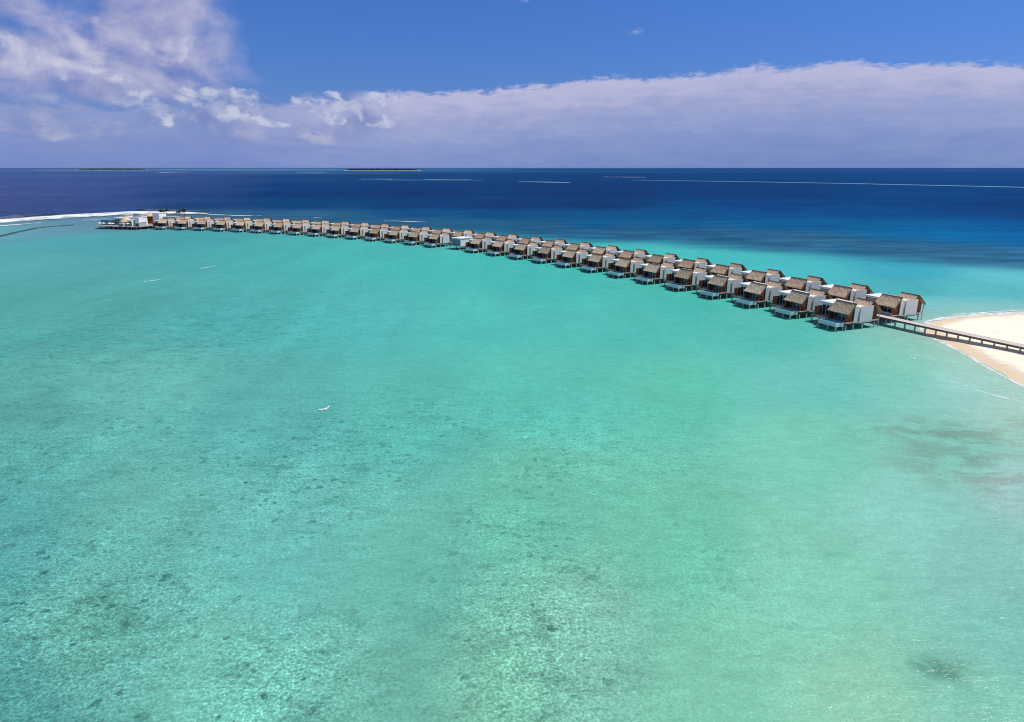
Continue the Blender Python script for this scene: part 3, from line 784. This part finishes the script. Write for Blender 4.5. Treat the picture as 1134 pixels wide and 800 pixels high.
# ------------------------------------------------------------------ beach
def make_beach():
    xs = np.arange(98, 432, 1.0); ys = np.arange(10, 270, 1.0)
    Xg, Yg = np.meshgrid(xs, ys); sd = poly_sd(Xg.ravel(), Yg.ravel(), SHORE)
    wob = np.array([mnoise.fractal(Vector((p*.12, q*.12, 1)), 1., 2., 3) for p, q in zip(Xg.ravel(), Yg.ravel())])
    d = sd+wob*1.0
    z = np.where(d > 0, .95*(1-np.exp(-d/7.)), d*.10); z = np.clip(z, -.9, 2)
    z += np.clip(d-2, 0, 1)*wob*.06
    nx, ny = len(xs), len(ys)
    keep = (sd > -4).reshape(ny, nx)
    F = [(j*nx+i, j*nx+i+1, (j+1)*nx+i+1, (j+1)*nx+i) for j in range(ny-1) for i in range(nx-1) if keep[j:j+2, i:i+2].all()]
    V = np.stack([Xg.ravel(), Yg.ravel(), z], 1)
    b = bmesh.new(); me = bpy.data.meshes.new('beach'); me.from_pydata(V.tolist(), [], F)
    b.from_mesh(me); bmesh.ops.delete(b, geom=[v for v in b.verts if not v.link_faces], context='VERTS'); b.to_mesh(me); b.free()
    for p in me.polygons: p.use_smooth = True
    m, t, bs, o = mat('coral_sand')
    pos = t.new('ShaderNodeNewGeometry').outputs['Position']; _, _, zz = t.sep(pos)
    n = t.noise(pos, .25, 5, .6); n2 = t.noise(pos, 2.5, 4, .7)
    dry = t.ss(t.add(zz, t.mul(t.sub(n, .5), .4)), .28, .55)
    wet = t.mix(n, (.72, .55, .39, 1), (.80, .64, .47, 1))
    dc = t.mix(n, (.88, .80, .62, 1), (.92, .88, .74, 1))
    c = t.mix(dry, wet, dc)
    k = t.mr(n2, .3, .7, .93, 1.05)
    c = t.mix(1., c, t.xyz(k, k, k), 'MULTIPLY')
    tr = t.ss(t.noise(t.map(pos, (.5, 1.2, 1), (0, 0, .6)), .16, 5, .7, .6), .60, .68)       # dry seaweed wrack
    c = t.mix(t.mul(t.mul(tr, dry), .30), c, (.42, .34, .25, 1))
    t.put(bs.inputs['Base Color'], c); bs.inputs['Roughness'].default_value = .9; bs.inputs['Specular IOR Level'].default_value = .1
    t.put(bs.inputs['Normal'], bump(t, t.add(n2, n), .5, .12))
    me.materials.append(m)
    ob = bpy.data.objects.new('beach', me); COL.objects.link(ob); ob['kind'] = 'structure'
make_beach()

# ------------------------------------------------------------------ foam strips: low mounds of broken water
def strips(name, m, lines, kind='stuff', label=None, cat=None, group=None):
    """lines: list of (points, half widths, crest height); cross-section is a low mound"""
    V, F, UV = [], [], []
    for pts, hw, ht in lines:
        pts = [Vector((*p, 0)) for p in pts]
        dense = []; wd = []
        for i in range(len(pts)-1):
            n = max(2, int((pts[i+1]-pts[i]).length/max(1.0, (hw[i]+hw[i+1])*.4)))
            for j in range(n): dense.append(pts[i].lerp(pts[i+1], j/n)); wd.append(hw[i]+(hw[i+1]-hw[i])*j/n)
        dense.append(pts[-1]); wd.append(hw[-1])
        base = len(V); C = 7
        for i, p in enumerate(dense):
            a = dense[max(i-1, 0)]; c = dense[min(i+1, len(dense)-1)]; t = (c-a).normalized(); nn = Vector((-t.y, t.x, 0))
            w = wd[i]*random.uniform(.85, 1.15)
            for j in range(C):
                s_ = j/(C-1); z = .03+ht*math.sin(math.pi*s_)*random.uniform(.6, 1.1)
                q = p+nn*(s_*2-1)*w; V.append((q.x, q.y, z)); UV.append((i/len(dense), s_))
        for i in range(len(dense)-1):
            for j in range(C-1):
                a = base+i*C+j; F.append((a, a+C, a+C+1, a+1))
    cx = sum(v[0] for v in V)/len(V); cy = sum(v[1] for v in V)/len(V)
    me = bpy.data.meshes.new(name); me.from_pydata([(v[0]-cx, v[1]-cy, v[2]) for v in V], [], F)
    uv = me.uv_layers.new(name='UVMap')
    for l in me.loops: uv.data[l.index].uv = UV[l.vertex_index]
    for p in me.polygons: p.use_smooth = True
    me.materials.append(m)
    o = bpy.data.objects.new(name, me); o.location = (cx, cy, 0); COL.objects.link(o)
    tag(o, label, cat, group, kind); return o
def pline(l): return [ground(*p) for p in l]

foam_sea = m_foam('reef_surf', .075, .36, .74, stretch=(1, .6, 1))
foam_shore = m_foam('shore_foam', .45, .44, .80, amt=.9)
foam_thin = m_foam('thin_foam', .25, .48, .66, amt=.7)
foam_far = m_foam('far_foam', .012, .40, .72, stretch=(1, .4, 1), amt=.75)
foam_crest = m_foam('crest_foam', 1.3, .44, .84, amt=.9)
pale_reef = m_foam('pale_reef', .004, .28, .60, col=(.20, .44, .48), amt=.8, stretch=(1, .3, 1))

strips('reef_surf', foam_sea, [
    (pline([(-60, 252), (0, 245.6), (50, 242), (100, 238.8), (150, 236.2), (190, 236.2), (232, 237.2)]), [30, 34, 38, 46, 44, 26, 6], 1.1),
    (pline([(-20, 252), (20, 249), (45, 247)]), [5, 5, 2], .3),
    (pline([(92, 244.2), (118, 242.6)]), [2, 2], .2)])
strips('drifting_foam', m_foam('faint_foam', .06, .44, .72, amt=.65), [
    (pline([(230, 237.8), (262, 239), (290, 239.5)]), [4, 7, 3], .3),
    (pline([(425, 244.5), (452, 245.5), (472, 246.2)]), [2, 5, 2], .1),
    (pline([(348, 241), (356, 241.6)]), [2, 2], .1)])
dark_face = plain('wave_face', (.012, .035, .06), .2)
strips('breaker', dark_face, [(pline([(-30, 246), (20, 240.0), (60, 237.5)]), [8, 9, 3], 1.6), (pline([(152, 233.2), (165, 233.0), (205, 234.3), (230, 235.8)]), [3, 8, 8, 3], 1.6)], 'structure')
strips('shore_foam', foam_shore, [
    ([(205, 217.5), (165.1, 209.4), (146.7, 205.3), (135.6, 201.4), (127.5, 196.6), (121.0, 190.0), (117.5, 184)], [2.2, 2.4, 2.6, 2.2, 1.8, 1.2, .8], .05),
    ([(170, 213.5), (150, 208.5), (140, 206)], [.8, 1.4, .5], .05),
    ([(117.2, 183), (115.9, 178.0), (115.3, 171.6), (114.8, 165.2), (113.2, 155.9), (111.2, 146.8), (109.6, 135.4), (107.5, 122), (104.8, 105)], [.7, .9, 1.1, 1.2, 1.0, .8, .7, .7, .7], .05)])
strips('drifting_foam', foam_thin, [(pline([(1080, 432), (1100, 438), (1134, 446)]), [.4, .9, .5], .02), (pline([(1128, 425), (1160, 440)]), [.8, .6], .02),
    (pline([(1050, 422), (1072, 428)]), [.3, .6], .02)])
for (pts, hw, ht, lb) in (
    ([(353, 455), (357, 455.2), (361, 454), (364.5, 451.3)], [.25, .75, .8, .2], .35, 'small white crescent-shaped wave crest alone in the middle of the lagoon'),
    ([(160, 312.4), (168, 311.8), (177, 310.2)], [.4, 1.3, .6], .3, 'thin white wave crest on the far left lagoon, the lower of two'),
    ([(221, 298.5), (228, 297), (232, 296.3), (238, 295)], [.4, 1.6, .3, 1.4], .3, 'broken white wave crest on the far left lagoon, nearer the villas'),
    ([(1007, 396.2), (1012, 397.6), (1014, 398)], [.3, .9, .3], .2, 'tiny white wave crest near the jetty by the beach')):
    strips('wave_crest', foam_crest, [(pline(pts), hw, ht)], None, lb, 'wave crest', 'small wave crests on the lagoon')
strips('distant_surf', foam_far, [
    (pline([(40, 188.9), (62, 189.0), (86, 189.0)]), [60, 170, 60], 2), (pline([(95, 188.9), (125, 188.9)]), [60, 60], 2),
    (pline([(174, 191.2), (185, 191.3), (208, 191.4)]), [30, 130, 40], 2), (pline([(330, 191.7), (345, 191.8), (360, 191.6)]), [25, 90, 25], 2),
    (pline([(400, 198.6), (422, 198.7), (436, 198.8)]), [8, 26, 8], 1), (pline([(470, 199.2), (500, 199.3), (522, 199.4)]), [6, 18, 6], 1),
    (pline([(622, 202.6), (630, 202.7)]), [14, 10], 1), (pline([(668, 196.2), (685, 196.4), (716, 196.6)]), [12, 30, 12], 1), (pline([(755, 200.6), (762, 200.8)]), [8, 8], .5),
    (pline([(1045, 189.3), (1080, 189.3)]), [40, 60], 1), (pline([(180, 188.2), (210, 188.3)]), [60, 60], 1)])
strips('distant_reef', pale_reef, [
    (pline([(165, 187.9), (260, 188.1), (380, 188.3)]), [600, 900, 500], .0), (pline([(208, 191.8), (330, 192.0), (440, 192.2)]), [40, 110, 40], 0),
    (pline([(395, 199.3), (440, 199.5), (535, 199.8)]), [14, 40, 16], 0), (pline([(575, 201.4), (605, 201.8), (632, 202.6)]), [30, 60, 16], 0),
    (pline([(465, 188.2), (530, 188.3)]), [300, 300], 0)], 'structure')
strips('distant_reef', m_foam('bright_reef', .006, .20, .46, col=(.34, .60, .66), amt=.9, stretch=(1, .3, 1)), [(pline([(700, 199.6), (760, 200.5), (850, 201.8), (950, 203.6), (1134, 207.6), (1260, 211)]), [8, 16, 20, 22, 22, 20], 0)], 'structure')

# ------------------------------------------------------------------ low breakwater curving in from the left
def breakwater():
    pts = [Vector((*ground(*p), 0)) for p in ((-25, 269), (0, 262.3), (20, 257.5), (40, 253.2), (60, 251.1), (82, 249.6))]
    b = bmesh.new(); rows = []
    dense = []
    for a, c in zip(pts, pts[1:]):
        n = max(2, int((c-a).length/1.2))
        dense += [a.lerp(c, i/n) for i in range(n)]
    dense.append(pts[-1])
    for i, p in enumerate(dense):
        a = dense[max(i-1, 0)]; c = dense[min(i+1, len(dense)-1)]; t = (c-a).normalized(); nn = Vector((-t.y, t.x, 0))
        f = 1.05-.45*i/len(dense)
        rows.append([b.verts.new(p+nn*(q*1.9*f+random.uniform(-.3, .3))+Vector((0, 0, z*f*1.1+random.uniform(-.12, .12)))) for q, z in ((-1, -.5), (-.6, .5), (-.2, .75), (.25, .8), (.6, .45), (1, -.5))])
    for A, B in zip(rows, rows[1:]):
        for j in range(5): b.faces.new((A[j], A[j+1], B[j+1], B[j]))
    c0 = pts[1]
    for v in b.verts: v.co -= c0
    bmesh.ops.recalc_face_normals(b, faces=b.faces)
    me = bpy.data.meshes.new('rock_breakwater'); b.to_mesh(me); b.free(); me.materials.append(M['rock'])
    o = bpy.data.objects.new('rock_breakwater', me); o.location = c0; COL.objects.link(o)
    tag(o, 'low dark rock breakwater curving across the shallows at the left edge', 'breakwater')
breakwater()

# ------------------------------------------------------------------ two low islands on the horizon
def island(pa, pb, hgt, dens):
    a = Vector((*ground(*pa), 0)); c = Vector((*ground(*pb), 0)); mid = (a+c)/2; L = (c-a).length; t = (c-a).normalized(); n = Vector((-t.y, t.x, 0))
    b = bmesh.new(); rows = []; N = 80; prof = ((-1, -1.), (-.93, 2.), (-.8, 4.), (0, 5.), (.8, 4.), (1, -1.))
    for i in range(N+1):
        s_ = i/N*2-1; w = 140*math.sqrt(max(0.0004, 1-s_**4))
        rows.append([b.verts.new(t*(s_*L*.53)+n*(q*w)+Vector((0, 0, z if abs(s_) < .99 else -1))) for q, z in prof])
    for A, B in zip(rows, rows[1:]):
        for j in range(len(prof)-1): b.faces.new((A[j], A[j+1], B[j+1], B[j]))
    me = bpy.data.meshes.new('island'); b.to_mesh(me); b.free(); me.materials.append(M['sandfar'])
    o = bpy.data.objects.new('island', me); o.location = mid; COL.objects.link(o); o['kind'] = 'structure'
    b = bmesh.new()
    for i in range(dens):
        s_ = random.uniform(-1, 1); w = 95*math.sqrt(max(0.02, 1-s_**4)); r = random.uniform(7, 13); hh = hgt*random.uniform(.6, 1.05)*(1-.35*s_**6)
        p = t*(s_*L*.48)+n*random.uniform(-1, 1)*w+Vector((0, 0, 3+hh-r*.8))
        bmesh.ops.create_icosphere(b, subdivisions=1, radius=r, matrix=Matrix.Translation(p) @ Matrix.Diagonal((random.uniform(.9, 1.4), random.uniform(.9, 1.4), random.uniform(.7, 1.1)+hh/30, 1)))
    for v in b.verts: v.co += Vector((random.uniform(-1.5, 1.5), random.uniform(-1.5, 1.5), random.uniform(-1.5, 1.5)))
    me = bpy.data.meshes.new('island_wood'); b.to_mesh(me); b.free(); me.materials.append(M['islandgreen'])
    o = bpy.data.objects.new('island_wood', me); o.location = mid; COL.objects.link(o); o['kind'] = 'stuff'
M['sandfar'] = plain('far_sand', (.42, .42, .42), .9, .05, .05)
M['islandgreen'] = plain('far_foliage', (.016, .034, .030), .8, .3, .05)
island((383, 189.3), (464, 189.3), 22, 420)
island((86, 188.6), (162, 188.6), 20, 420)
